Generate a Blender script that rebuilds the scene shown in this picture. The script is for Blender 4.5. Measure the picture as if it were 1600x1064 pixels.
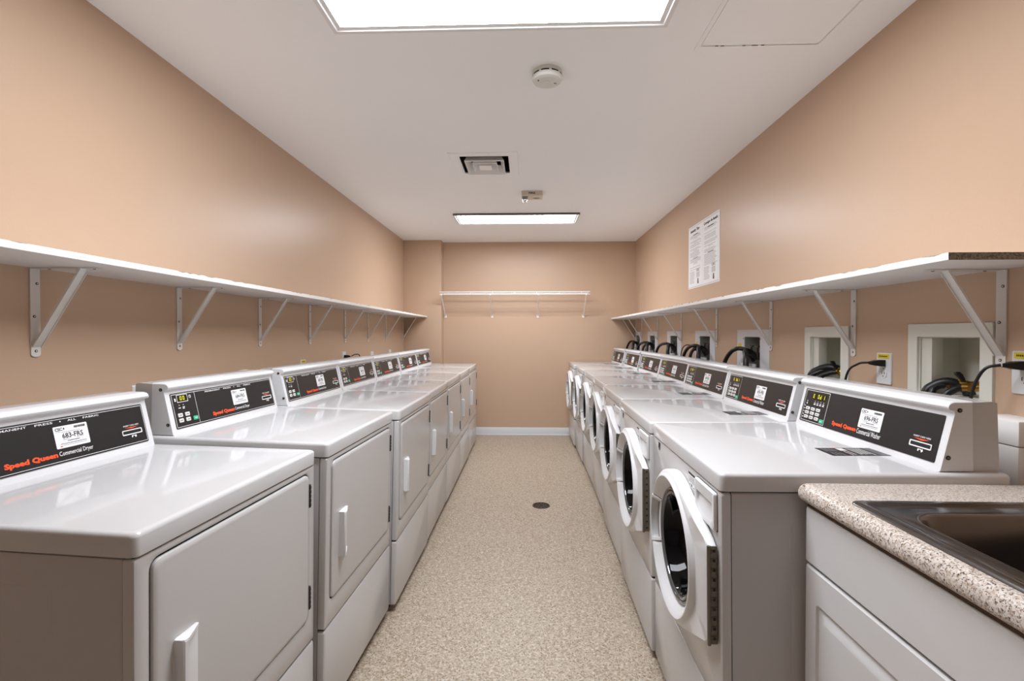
import bpy, bmesh, math, random
from mathutils import Vector, Matrix
random.seed(7)
for o in list(bpy.data.objects): bpy.data.objects.remove(o, do_unlink=True)
S = bpy.context.scene
COL = S.collection
PI = math.pi

# ---------------------------------------------------------------- camera, world, exposure
F_PX, EYE = 740.0, 1.275
cam_d = bpy.data.cameras.new('camera'); cam = bpy.data.objects.new('camera', cam_d); COL.objects.link(cam)
cam_d.sensor_width = 36.0; cam_d.lens = 36.0*F_PX/1600.0; cam_d.clip_start = 0.02
cam.location = (0, 0, EYE)
cam.rotation_euler = (PI/2-math.atan(10/F_PX), 0, math.atan(24/F_PX))
S.camera = cam
S.view_settings.view_transform = 'Standard'; S.view_settings.look = 'None'
S.view_settings.gamma = 1.0; S.view_settings.use_curve_mapping = False
S.view_settings.exposure = 0.30
w = bpy.data.worlds.new('world'); S.world = w; w.use_nodes = True
w.node_tree.nodes['Background'].inputs[0].default_value = (0.9, 0.92, 1.0, 1)
w.node_tree.nodes['Background'].inputs[1].default_value = 0.25
LIGHT_BIG, LIGHT_FAR = 21.0, 34.0
S.cycles.max_bounces = 12; S.cycles.diffuse_bounces = 8

# ---------------------------------------------------------------- room numbers (metres)
XL, XR, YB, YF, H = -1.525, 1.345, 5.955, -1.7, 2.43

# ---------------------------------------------------------------- materials
def srgb(h):
    h = h.lstrip('#'); c = [int(h[i:i+2], 16)/255 for i in (0, 2, 4)]
    return tuple(((x/12.92) if x <= 0.04045 else ((x+0.055)/1.055)**2.4) for x in c)+(1,)
def mat(name, col, rough=0.5, metal=0.0, spec=0.5, coat=0.0, emit=None, es=0.0, bump=None, trans=0.0, ior=1.45):
    m = bpy.data.materials.new(name); m.use_nodes = True
    nt = m.node_tree; b = nt.nodes['Principled BSDF']
    b.inputs['Base Color'].default_value = srgb(col) if isinstance(col, str) else col
    b.inputs['Roughness'].default_value = rough; b.inputs['Metallic'].default_value = metal
    b.inputs['Specular IOR Level'].default_value = spec
    b.inputs['Coat Weight'].default_value = coat; b.inputs['Coat Roughness'].default_value = 0.08
    b.inputs['Transmission Weight'].default_value = trans; b.inputs['IOR'].default_value = ior
    if emit:
        b.inputs['Emission Color'].default_value = srgb(emit); b.inputs['Emission Strength'].default_value = es
    if bump:
        sc, st, dist = bump
        tc = nt.nodes.new('ShaderNodeTexCoord'); n = nt.nodes.new('ShaderNodeTexNoise'); bp = nt.nodes.new('ShaderNodeBump')
        n.inputs['Scale'].default_value = sc; n.inputs['Detail'].default_value = 3
        bp.inputs['Strength'].default_value = st; bp.inputs['Distance'].default_value = dist
        nt.links.new(tc.outputs['Object'], n.inputs['Vector']); nt.links.new(n.outputs['Fac'], bp.inputs['Height'])
        nt.links.new(bp.outputs['Normal'], b.inputs['Normal'])
    return m
def speckle(name, base, specks, rough, bump=0.0, spec=0.5, mottle=None):
    """specks: list of (colour, scale, threshold, softness)"""
    m = mat(name, base, rough, spec=spec); nt = m.node_tree; b = nt.nodes['Principled BSDF']
    tc = nt.nodes.new('ShaderNodeTexCoord'); last = None
    def mix(prev, col, fac):
        x = nt.nodes.new('ShaderNodeMix'); x.data_type = 'RGBA'
        nt.links.new(fac, x.inputs['Factor'])
        if prev is None: x.inputs['A'].default_value = srgb(base)
        else: nt.links.new(prev, x.inputs['A'])
        x.inputs['B'].default_value = srgb(col); return x.outputs['Result']
    for i, (col, sc, th, soft) in enumerate(specks):
        n = nt.nodes.new('ShaderNodeTexNoise'); n.inputs['Scale'].default_value = sc
        n.inputs['Detail'].default_value = 2.5; n.inputs['Roughness'].default_value = 0.6
        mp = nt.nodes.new('ShaderNodeMapping'); mp.inputs['Location'].default_value = (i*3.7, i*1.9, i*5.1)
        nt.links.new(tc.outputs['Object'], mp.inputs['Vector']); nt.links.new(mp.outputs['Vector'], n.inputs['Vector'])
        r = nt.nodes.new('ShaderNodeMapRange'); r.inputs['From Min'].default_value = th; r.inputs['From Max'].default_value = th+soft
        nt.links.new(n.outputs['Fac'], r.inputs['Value']); last = mix(last, col, r.outputs['Result'])
    nt.links.new(last, b.inputs['Base Color'])
    return m

M_WALL = mat('tan_wall_paint', '#c3a78e', 0.36, spec=0.45, bump=(260, 0.25, 0.0012))
M_CEIL = mat('white_ceiling_paint', '#f3f5f6', 0.7, bump=(160, 0.1, 0.001))
M_FLOOR = speckle('speckled_sheet_floor', '#aea18f', [('#c4b8a8', 62, 0.52, 0.08), ('#998670', 95, 0.54, 0.06), ('#78644e', 130, 0.575, 0.03), ('#43352a', 150, 0.625, 0.02)], 0.45)
M_BASE = mat('white_vinyl_base', '#dfe3e6', 0.4)
M_ENAMEL = mat('white_enamel', '#c9c9c9', 0.09, spec=0.5)
M_ENAMEL_F = mat('white_enamel_front', '#c3c2c1', 0.2, spec=0.5)
M_SIDE = mat('pale_grey_enamel_side', '#bcb9b8', 0.25)
M_PLAST = mat('white_plastic', '#dadbdc', 0.3)
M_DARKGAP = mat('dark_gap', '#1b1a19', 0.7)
M_BLACK = mat('black_overlay', '#201f20', 0.38, bump=(900, 0.15, 0.0004))
M_BLACKP = mat('black_plastic', '#131314', 0.4)
M_RUBBER = mat('black_rubber', '#161617', 0.42)
M_WHITEINK = mat('white_ink', '#ececec', 0.5)
M_ORANGE = mat('orange_ink', '#f0562a', 0.5)
M_NOTE = mat('faded_print', '#9b9b9e', 0.5)
M_LABEL = mat('white_label', '#e9e9ea', 0.45)
M_INK = mat('black_ink', '#18181a', 0.5)
M_GREYINK = mat('grey_ink', '#77777a', 0.5)
M_GREEN = mat('green_key', '#35b98b', 0.4)
M_KEY = mat('white_key', '#dcdcd8', 0.4)
M_DISP = mat('display_window', '#1d1c0c', 0.15)
M_DIGIT = mat('yellow_green_segments', '#c8c832', 0.4, emit='#c9c63a', es=0.7)
M_CHROME = mat('chrome', '#c9c9c9', 0.18, metal=1.0)
M_STEEL = mat('stainless_steel', '#767270', 0.2, metal=1.0, bump=(40, 0.05, 0.001))
M_HINGE = mat('grey_steel_hinge', '#716b60', 0.4, metal=0.7)
M_DHINGE = mat('dark_hinge', '#33302e', 0.5)
M_GLASS = mat('dark_door_glass', '#08090a', 0.04, spec=0.22)
M_GLASSRIM = mat('grey_glass_rim', '#6d6f70', 0.12, metal=0.6)
M_POCKET_SHADE = mat('grey_pocket_shade', '#6a6867', 0.4)
M_BRASS = mat('brass', '#b58b45', 0.28, metal=1.0)
M_SHELF = mat('white_melamine', '#e6e4e1', 0.4)
M_PBOARD = speckle('particle_board', '#8d877c', [('#6b665e', 160, 0.5, 0.06), ('#a9a195', 190, 0.58, 0.05)], 0.85)
M_BRACKET = mat('white_painted_steel', '#dcd9d4', 0.38)
M_BOXW = mat('painted_wood_frame', '#dcdcd2', 0.5)
M_BOXP = mat('white_outlet_box_plastic', '#d5d6da', 0.45)
M_BOXG = mat('grey_box_back', '#9a9a94', 0.6)
M_YELLOW = mat('yellow_sticker', '#dcc421', 0.5)
M_WIRE = mat('white_coated_wire', '#efefef', 0.35)
M_CAB = mat('white_thermofoil', '#d3d3d3', 0.38)
M_COUNTER = speckle('speckled_laminate', '#d0c8bf', [('#b7a595', 170, 0.50, 0.08), ('#dcd6d0', 210, 0.56, 0.05), ('#85766a', 280, 0.57, 0.03), ('#3a322c', 260, 0.605, 0.02)], 0.3)
M_BROWN = mat('brown_underlay', '#5c4636', 0.7)
M_BEIGE = mat('beige_device_plastic', '#d3c8b8', 0.5)
M_OFFW = mat('offwhite_device_plastic', '#d9d9d4', 0.45)
M_CLEAR = mat('clear_strobe_lens', '#b8b8b8', 0.15, trans=0.6)
M_DUCT = mat('dark_duct', '#161311', 0.9)
M_DRAIN = mat('dark_drain_metal', '#4a4039', 0.4, metal=0.7)
M_DIFF = mat('lit_diffuser', '#ffffff', 0.5, emit='#f3f6fd', es=LIGHT_BIG)
M_DIFF2 = mat('lit_diffuser_far', '#ffffff', 0.5, emit='#f3f6fd', es=LIGHT_FAR)
M_LAMPTRIM = mat('lamp_trim', '#e3e3e3', 0.4)
M_REARW = mat('pale_rear_wall_paint', '#c9c9c8', 0.6)
M_SHADE = mat('grey_metal_edge', '#6b6661', 0.5)

# ---------------------------------------------------------------- mesh builder
_text_cache = {}
def text_geo(s, bold=0.0, res=2):
    k = (s, bold)
    if k in _text_cache: return _text_cache[k]
    c = bpy.data.curves.new('t', 'FONT'); c.body = s; c.size = 1.0; c.offset = bold; c.resolution_u = res; c.fill_mode = 'FRONT'
    o = bpy.data.objects.new('t', c); COL.objects.link(o)
    bpy.context.view_layer.update()
    dg = bpy.context.evaluated_depsgraph_get()
    me = bpy.data.meshes.new_from_object(o.evaluated_get(dg))
    vs = [tuple(v.co) for v in me.vertices]; fs = [tuple(p.vertices) for p in me.polygons]
    bpy.data.objects.remove(o, do_unlink=True); bpy.data.curves.remove(c); bpy.data.meshes.remove(me)
    x0 = min(v[0] for v in vs); x1 = max(v[0] for v in vs); y0 = min(v[1] for v in vs); y1 = max(v[1] for v in vs)
    _text_cache[k] = (vs, fs, x0, x1, y0, y1); return _text_cache[k]

class MB:
    def __init__(s, M=None):
        s.v = []; s.f = []; s.m = []; s.M = M or Matrix()
    def add(s, vs, fs, m=0, M=None):
        T = s.M @ M if M else s.M
        b = len(s.v); s.v += [tuple(T @ Vector(v)) for v in vs]
        s.f += [tuple(b+i for i in f) for f in fs]; s.m += [m]*len(fs)
    def addbm(s, bm, m=0, M=None):
        bm.verts.index_update(); s.add([v.co[:] for v in bm.verts], [[v.index for v in f.verts] for f in bm.faces], m, M); bm.free()
    def box(s, x0, x1, y0, y1, z0, z1, bev=0.0, m=0, M=None, seg=2):
        bm = bmesh.new(); bmesh.ops.create_cube(bm, size=1)
        for v in bm.verts:
            v.co = Vector(((x0+x1)/2+v.co.x*(x1-x0), (y0+y1)/2+v.co.y*(y1-y0), (z0+z1)/2+v.co.z*(z1-z0)))
        if bev: bmesh.ops.bevel(bm, geom=bm.edges[:], offset=min(bev, 0.49*min(x1-x0, y1-y0, z1-z0)), segments=seg, profile=0.6, affect='EDGES')
        s.addbm(bm, m, M)
    def loft(s, loops, m=0, cap0=False, cap1=False, closed=True, M=None):
        n = len(loops[0]); vs = [p for l in loops for p in l]; fs = []
        for k in range(len(loops)-1):
            for i in range(n if closed else n-1):
                j = (i+1) % n; fs.append((k*n+i, k*n+j, (k+1)*n+j, (k+1)*n+i))
        if cap0: fs.append(tuple(reversed(range(n))))
        if cap1: fs.append(tuple((len(loops)-1)*n+i for i in range(n)))
        s.add(vs, fs, m, M)
    def cyl(s, p0, p1, r0, r1=None, n=20, m=0, cap=True, M=None):
        r1 = r0 if r1 is None else r1; p0 = Vector(p0); p1 = Vector(p1); d = (p1-p0).normalized()
        a = d.orthogonal().normalized(); b = d.cross(a)
        L = [[tuple(p+a*r*math.cos(2*PI*i/n)+b*r*math.sin(2*PI*i/n)) for i in range(n)] for p, r in ((p0, r0), (p1, r1))]
        s.loft(L, m, cap, cap, M=M)
    def tube(s, pts, r, n=10, m=0, smooth=6, M=None, rib=0.0):
        P = [Vector(p) for p in pts]
        if smooth and len(P) > 2:
            Q = []; E = [P[0]*2-P[1]]+P+[P[-1]*2-P[-2]]
            for i in range(1, len(E)-2):
                for k in range(smooth):
                    t = k/smooth; p0, p1, p2, p3 = E[i-1:i+3]
                    Q.append(0.5*((2*p1)+(p2-p0)*t+(2*p0-5*p1+4*p2-p3)*t*t+(3*p1-p0-3*p2+p3)*t**3))
            Q.append(P[-1]); P = Q
        L = []; a = None
        for i, p in enumerate(P):
            d = (P[min(i+1, len(P)-1)]-P[max(i-1, 0)]).normalized()
            a = d.orthogonal().normalized() if a is None else (a-d*a.dot(d)).normalized()
            b = d.cross(a); rr = r*(1+(rib if i % 2 else 0))
            L.append([tuple(p+a*rr*math.cos(2*PI*k/n)+b*rr*math.sin(2*PI*k/n)) for k in range(n)])
        s.loft(L, m, True, True, M=M)
    def text(s, body, u, v, wid=None, hgt=None, size=None, m=0, n=0.0006, bold=0.0, align='L', M=None):
        vs, fs, x0, x1, y0, y1 = text_geo(body, bold)
        sy = (hgt/(y1-y0)) if hgt else size
        sx = (wid/(x1-x0)) if wid else sy
        if sy is None: sy = sx
        ox = u-(x0*sx if align == 'L' else (x0+x1)/2*sx); oy = v-(y0*sy if hgt else 0)
        s.add([(a*sx+ox, b*sy+oy, n) for a, b, c in vs], fs, m, M)
    def rect(s, u0, u1, v0, v1, m=0, n=0.0005, M=None):
        s.add([(u0, v0, n), (u1, v0, n), (u1, v1, n), (u0, v1, n)], [(0, 1, 2, 3)], m, M)
    def frame(s, u0, u1, v0, v1, t, m=0, n=0.0005, M=None):
        s.rect(u0, u1, v0, v0+t, m, n, M); s.rect(u0, u1, v1-t, v1, m, n, M); s.rect(u0, u0+t, v0+t, v1-t, m, n, M); s.rect(u1-t, u1, v0+t, v1-t, m, n, M)
    def build(s, name, mats, parent=None, smooth=True, angle=32):
        me = bpy.data.meshes.new(name); me.from_pydata(s.v, [], s.f)
        if not isinstance(mats, (list, tuple)): mats = [mats]
        for x in mats: me.materials.append(x)
        me.polygons.foreach_set('material_index', s.m)
        me.validate()
        bm = bmesh.new(); bm.from_mesh(me); bmesh.ops.remove_doubles(bm, verts=bm.verts, dist=1e-6)
        bm.to_mesh(me); bm.free()
        if smooth:
            me.polygons.foreach_set('use_smooth', [True]*len(me.polygons)); me.set_sharp_from_angle(angle=math.radians(angle))
        o = bpy.data.objects.new(name, me); COL.objects.link(o)
        if parent: o.parent = parent
        return o
def rr(u0, u1, v0, v1, r, k=5):
    """rounded rectangle points (u, v), 4*(k+1) of them, counter-clockwise"""
    P = []
    for cx, cy, a in ((u1-r, v1-r, 0), (u0+r, v1-r, 90), (u0+r, v0+r, 180), (u1-r, v0+r, 270)):
        for i in range(k+1):
            t = math.radians(a+90*i/k); P.append((cx+r*math.cos(t), cy+r*math.sin(t)))
    return P
def zl(P, z): return [(u, v, z) for u, v in P]            # loop lying in a horizontal plane
def xl(P, x): return [(x, u, v) for u, v in P]            # loop standing in a plane x = const (u = y, v = z)
def yl(P, y): return [(u, y, v) for u, v in P]
def tag(o, label, cat, group=None):
    o['label'] = label; o['category'] = cat
    if group: o['group'] = group
    return o
def empty(name, loc, rot=(0, 0, 0), label=None, cat=None, group=None):
    o = bpy.data.objects.new(name, None); COL.objects.link(o); o.location = loc; o.rotation_euler = rot
    o.empty_display_size = 0.1
    if label: tag(o, label, cat, group)
    return o
def struct(o): o['kind'] = 'structure'; return o
def copy_tree(o, skip=(), parent=None):
    c = o.copy(); COL.objects.link(c); c.parent = parent
    for ch in o.children:
        if ch.name.split('.')[0] not in skip: copy_tree(ch, skip, c)
    return c

# ---------------------------------------------------------------- room shell
b = MB(); b.box(XL-0.12, XR+0.3, YF-0.1, YB+0.12, -0.1, 0.0); struct(b.build('floor', M_FLOOR, smooth=False))
b = MB(); VX, VY, VH = -0.285, 3.243, 0.160
b.box(XL-0.12, VX-VH, YF-0.1, YB+0.12, H, H+0.1); b.box(VX+VH, XR+0.3, YF-0.1, YB+0.12, H, H+0.1)
b.box(VX-VH, VX+VH, YF-0.1, VY-VH, H, H+0.1); b.box(VX-VH, VX+VH, VY+VH, YB+0.12, H, H+0.1)
struct(b.build('ceiling', M_CEIL, smooth=False))
b = MB(); b.box(XL-0.12, XL, YF-0.1, YB+0.12, 0, H); struct(b.build('wall_left', M_WALL, smooth=False))
b = MB(); b.box(XL, XR, YB, YB+0.12, 0, H); struct(b.build('wall_back', M_WALL, smooth=False))
b = MB(); b.box(XL, XR, YF-0.1, YF, 0, H); struct(b.build('wall_front', M_REARW, smooth=False))
b = MB(); b.box(XL, -1.06, 5.80, YB, 0, H, 0.004); struct(b.build('wall_pillar', M_WALL))
b = MB(); b.box(-1.06, XR, YB-0.008, YB, 0.0, 0.10, 0.003); b.box(-1.06, XR, YB-0.013, YB, 0.0, 0.014, 0.005); struct(b.build('baseboard_back', M_BASE))
# right wall with the recesses of the seven laundry boxes cut out
BOXES = [  # outer y0,y1, hole y0,y1, hole z0,z1
    (1.405, 1.708, 1.444, 1.669, 1.075, 1.266), (2.017, 2.329, 2.067, 2.283, 1.075, 1.262),
    (2.673, 3.073, 2.778, 2.974, 1.05, 1.259), (3.433, 3.833, 3.530, 3.734, 1.05, 1.26),
    (4.179, 4.594, 4.290, 4.490, 1.05, 1.26), (4.928, 5.330, 5.030, 5.230, 1.05, 1.26),
    (5.640, 5.948, 5.700, 5.895, 1.05, 1.26)]
b = MB()
ys = sorted([YF-0.1, YB+0.12]+[v for q in BOXES for v in (q[2], q[3])])
for i in range(len(ys)-1):
    y0, y1 = ys[i], ys[i+1]
    hole = [q for q in BOXES if abs(q[2]-y0) < 1e-6 and abs(q[3]-y1) < 1e-6]
    if hole:
        q = hole[0]; b.box(XR, XR+0.2, y0, y1, 0, q[4]); b.box(XR, XR+0.2, y0, y1, q[5], H)
        b.box(XR+0.15, XR+0.2, y0, y1, q[4], q[5])
    else: b.box(XR, XR+0.2, y0, y1, 0, H)
struct(b.build('wall_right', M_WALL, smooth=False))

# ---------------------------------------------------------------- washing machines and dryers
W2 = 0.3375            # half width of a deck
DT = 0.93              # deck top
P_PANEL = Matrix(((0, -0.241, 0.970, -0.5258), (1, 0, 0, -0.30), (0, 0.970, 0.241, DT+0.002), (0, 0, 0, 1)))
def console(root, kind):
    # housing behind, bezel with the rolled nose in front
    prof = [(-0.600, 0.0), (-0.600, 0.168), (-0.655, 0.170), (-0.663, 0.166), (-0.668, 0.0)]
    b = MB()
    b.loft([yl([(x, DT+z) for x, z in prof], y) for y in (-0.3165, 0.3165)], 0, True, True)
    b.build('console_housing', M_SIDE if kind == 'side' else M_ENAMEL_F, root)
    nose = [(-0.526, 0.000), (-0.528, 0.006)]+[(-0.528-0.034*t, 0.006+0.137*t) for t in (0.5, 1.0)]
    nose += [(-0.5615, 0.149), (-0.558, 0.1515), (-0.549, 0.1535), (-0.5465, 0.158), (-0.548, 0.164), (-0.553, 0.169), (-0.562, 0.1715), (-0.604, 0.1715), (-0.606, 0.0)]
    b = MB(); L = []
    cx, cz = -0.57, 0.085
    for y, s in ((-0.320, 0.965), (-0.3185, 0.985), (-0.315, 1.0), (0.315, 1.0), (0.3185, 0.985), (0.320, 0.965)):
        L.append([(cx+(x-cx)*s, y, DT+cz+(z-cz)*s) for x, z in nose])
    b.loft(L, 0, True, True); bz = b.build('console_bezel', M_PLAST, root, angle=40)
    for sy in (-1, 1):
        for (x, z) in ((-0.573, 0.150), (-0.546, 0.035)):
            k = MB(); k.cyl((x, sy*0.3195, DT+z), (x, sy*0.3215, DT+z), 0.0055, n=12); k.cyl((x, sy*0.3215, DT+z), (x, sy*0.3222, DT+z), 0.003, n=8, m=1)
            k.build('screw', [M_DARKGAP, M_HINGE], bz)
    return bz
def seg_digit(b, ch, u, v, w, h, m):
    t = h*0.13
    segs = {'0': 'abcdef', '1': 'bc', 'E': 'adefg', 'd': 'bcdeg'}[ch]
    R = {'a': (u, u+w, v+h-t, v+h), 'd': (u, u+w, v, v+t), 'g': (u, u+w, v+h/2-t/2, v+h/2+t/2),
         'f': (u, u+t, v+h/2, v+h), 'e': (u, u+t, v, v+h/2), 'b': (u+w-t, u+w, v+h/2, v+h), 'c': (u+w-t, u+w, v, v+h/2)}
    for s in segs: b.rect(*R[s], m, 0.0022)
def control_panel(root, kind):
    M = P_PANEL
    b = MB(M); b.loft([zl(rr(0, 0.60, 0.016, 0.136, 0.004), z) for z in (-0.002, 0.0006)], 0, False, True)
    off = 0.0011
    if kind == 'dryer': b.frame(0.003, 0.597, 0.020, 0.132, 0.0012, 1, off)
    su = 0.113 if kind == 'dryer' else 0.145
    s0 = 0.003 if kind == 'dryer' else 0.008
    b.frame(s0, su, 0.020, 0.132, 0.0013, 1, off+0.0001)
    off = 0.0014; k = b
    if kind == 'dryer':
        c = [(0.088+0.0055*math.cos(a*PI/6), 0.118+0.0055*math.sin(a*PI/6), off) for a in range(12)]
        c2 = [(0.088+0.0042*math.cos(a*PI/6), 0.118+0.0042*math.sin(a*PI/6), off) for a in range(12)]
        k.loft([c, c2], 1); k.rect(0.0875, 0.0885, 0.118, 0.1215, 1, off); k.rect(0.088, 0.091, 0.1175, 0.1185, 1, off)
        k.rect(0.014, 0.020, 0.108, 0.118, 1, off)
        k.rect(0.029, 0.032, 0.092, 0.095, 1, off); k.rect(0.048, 0.051, 0.092, 0.095, 1, off)
        k.rect(0.025, 0.036, 0.083, 0.0855, 1, off); k.rect(0.044, 0.055, 0.0845, 0.087, 1, off); k.rect(0.044, 0.053, 0.080, 0.0825, 1, off)
    else:
        for i in range(4):
            u = 0.070+0.0165*i
            k.rect(u, u+0.003, 0.094, 0.0965, 1, off); k.rect(u-0.003, u+0.006, 0.088, 0.090, 1, off); k.rect(u-0.004, u+0.006, 0.082, 0.0855, 1, off)
        k.rect(0.024, 0.027, 0.088, 0.094, 1, off); k.rect(0.022, 0.029, 0.081, 0.085, 1, off)
        for i in range(5): k.rect(0.014, 0.020, 0.030+0.0105*i, 0.033+0.0105*i, 1, off)
    if kind == 'dryer':
        for body, a, wd in (('PERMANENT', 0.168, 0.085), ('PRESS', 0.273, 0.045), ('ALL', 0.358, 0.024), ('FABRIC', 0.402, 0.048)):
            b.text(body, a, 0.1225, wd, 0.0052, m=1, n=off, bold=0.008)
        b.cyl((0.338, 0.125, off), (0.338, 0.125, off+0.0002), 0.0018, n=8, m=1)
    p = b.build('control_panel', [M_BLACK, M_WHITEINK], root, smooth=False)
    off = 0.0014
    k = MB(M)
    if kind == 'dryer':
        k.rect(0.027, 0.074, 0.105, 0.127, 0, off); k.frame(0.025, 0.076, 0.103, 0.129, 0.0016, 1, off+0.0002)
        seg_digit(k, '0', 0.039, 0.110, 0.008, 0.013, 2); seg_digit(k, '0', 0.052, 0.110, 0.008, 0.013, 2)
    else:
        k.rect(0.050, 0.128, 0.102, 0.124, 0, off)
        for ch, u in (('E', 0.055), ('0', 0.082), ('d', 0.094), ('1', 0.113)): seg_digit(k, ch, u, 0.106, 0.008, 0.014, 2)
    k.build('display', [M_DISP, M_WHITEINK, M_DIGIT], p, smooth=False)
    keys = [(0.027, 0.060), (0.060, 0.060), (0.027, 0.042), (0.060, 0.042)] if kind == 'dryer' else [(0.037+0.031*i, 0.066-0.0155*j) for j in range(3) for i in range(3)]
    kw, kh = (0.0105, 0.0065) if kind == 'dryer' else (0.0115, 0.0055)
    for (u, v) in keys:
        q = MB(M); P = rr(u-kw, u+kw, v-kh, v+kh, 0.003, 3); P2 = rr(u-kw+0.001, u+kw-0.001, v-kh+0.001, v+kh-0.001, 0.002, 3)
        q.loft([zl(P, 0.0005), zl(P, 0.0018), zl(P2, 0.0026)], 0, False, True)
        q.rect(u-kw*0.55, u+kw*0.55, v-0.0014, v+0.0014, 1, 0.003)
        q.build('key', [M_KEY, M_GREYINK], p)
    u, v = (0.096, 0.041) if kind == 'dryer' else (0.130, 0.031)
    q = MB(M); P = rr(u-0.0115, u+0.0115, v-0.0068, v+0.0068, 0.003, 3); P2 = rr(u-0.0105, u+0.0105, v-0.0058, v+0.0058, 0.002, 3)
    q.loft([zl(P, 0.0005), zl(P, 0.0018), zl(P2, 0.0026)], 0, False, True)
    q.rect(u-0.006, u+0.006, v-0.0012, v+0.0012, 1, 0.003); q.build('start_key', [M_GREEN, M_KEY], p)['label'] = 'green start key'
    u0 = 0.186 if kind == 'dryer' else 0.188
    q = MB(M); q.text('Speed Queen', u0, 0.029, 0.128 if kind == 'dryer' else 0.118, 0.0175, m=0, n=off, bold=0.055); q.build('brand_lettering', M_ORANGE, p, smooth=False)['label'] = 'bold orange lettering'
    q = MB(M); q.text('Commercial Dryer' if kind == 'dryer' else 'Commercial Washer', u0+(0.132 if kind == 'dryer' else 0.1225), 0.0305, 0.095 if kind == 'dryer' else 0.100, 0.0155, m=0, n=off, bold=0.004); q.build('model_lettering', M_WHITEINK, p, smooth=False)
    # card slot with its arrow text
    u, v = (0.512, 0.048) if kind == 'dryer' else (0.514, 0.042)
    q = MB(M); P = rr(u, u+0.070, v, v+0.0155, 0.003, 3); q.loft([zl(P, 0.0004), zl(P, 0.0022), zl(rr(u+0.002, u+0.068, v+0.002, v+0.0135, 0.002, 3), 0.0022), zl(rr(u+0.003, u+0.067, v+0.003, v+0.0125, 0.002, 3), 0.0012)], 0)
    q.rect(u+0.003, u+0.067, v+0.003, v+0.0125, 1, 0.0013)
    q.text('INSERT CARD HERE', u+0.008, v+0.026, 0.054, 0.0042, m=0, n=off, bold=0.01)
    q.add([(u+0.010, v+0.023, off), (u+0.035, v+0.0185, off), (u+0.060, v+0.023, off)], [(0, 1, 2)], 2)
    q.rect(u+0.030, u+0.034, v-0.009, v-0.003, 0, off); q.rect(u+0.034, u+0.041, v-0.005, v-0.003, 0, off)
    q.add([(u+0.043, v-0.011, off), (u+0.048, v-0.007, off), (u+0.045, v-0.002, off), (u+0.040, v-0.006, off)], [(0, 1, 2, 3)], 0)
    q.build('card_slot', [M_WHITEINK, M_DARKGAP, M_ORANGE], p, smooth=False)
    return p
def sticker(parent, number, kind):
    M = P_PANEL; u, v = (0.315, 0.0535) if kind == 'dryer' else (0.310, 0.050)
    w, h = 0.094, 0.059
    q = MB(M); q.loft([zl(rr(u, u+w, v, v+h, 0.003, 3), z) for z in (0.0006, 0.0016)], 0, False, True)
    n = 0.0019
    q.text('CSC', u+0.004, v+0.0465, 0.020, 0.0085, m=1, n=n, bold=0.03)
    q.cyl((u+0.028, v+0.0515, n-0.0001), (u+0.028, v+0.0515, n), 0.0022, n=6, m=1); q.add([(u+0.0265, v+0.050, n), (u+0.028, v+0.0465, n), (u+0.0295, v+0.050, n)], [(0, 1, 2)], 1)
    x = u+0.056; rnd = random.Random(number)
    while x < u+w-0.007:
        t = rnd.choice((0.0006, 0.001, 0.0016)); q.rect(x, x+t, v+0.0485, v+0.0545, 1, n); x += t+rnd.choice((0.0005, 0.0009))
    q.text('%d-FRS' % number, u+0.020, v+0.0250, 0.058, 0.0140, m=1, n=n, bold=0.018)
    def dashes(a, z, y, hh=0.0012, m=2):
        x = a
        while x < z:
            t = min(rnd.uniform(0.002, 0.006), z-x); q.rect(x, x+t, y, y+hh, m, n); x += t+0.0009
    dashes(u+0.005, u+0.019, v+0.0435); dashes(u+0.020, u+0.072, v+0.0415)
    dashes(u+0.020, u+0.038, v+0.0215); dashes(u+0.058, u+0.078, v+0.0225)
    dashes(u+0.032, u+0.066, v+0.0165, 0.0022, 1); dashes(u+0.012, u+0.084, v+0.0105, 0.0016, 1); dashes(u+0.018, u+0.084, v+0.0065)
    q.rect(u+0.010, u+0.016, v+0.0035, v+0.0065, 3, n)
    q.build('asset_sticker', [M_LABEL, M_INK, M_GREYINK, M_ORANGE], parent, smooth=False)['label'] = 'white number sticker with barcode'
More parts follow.
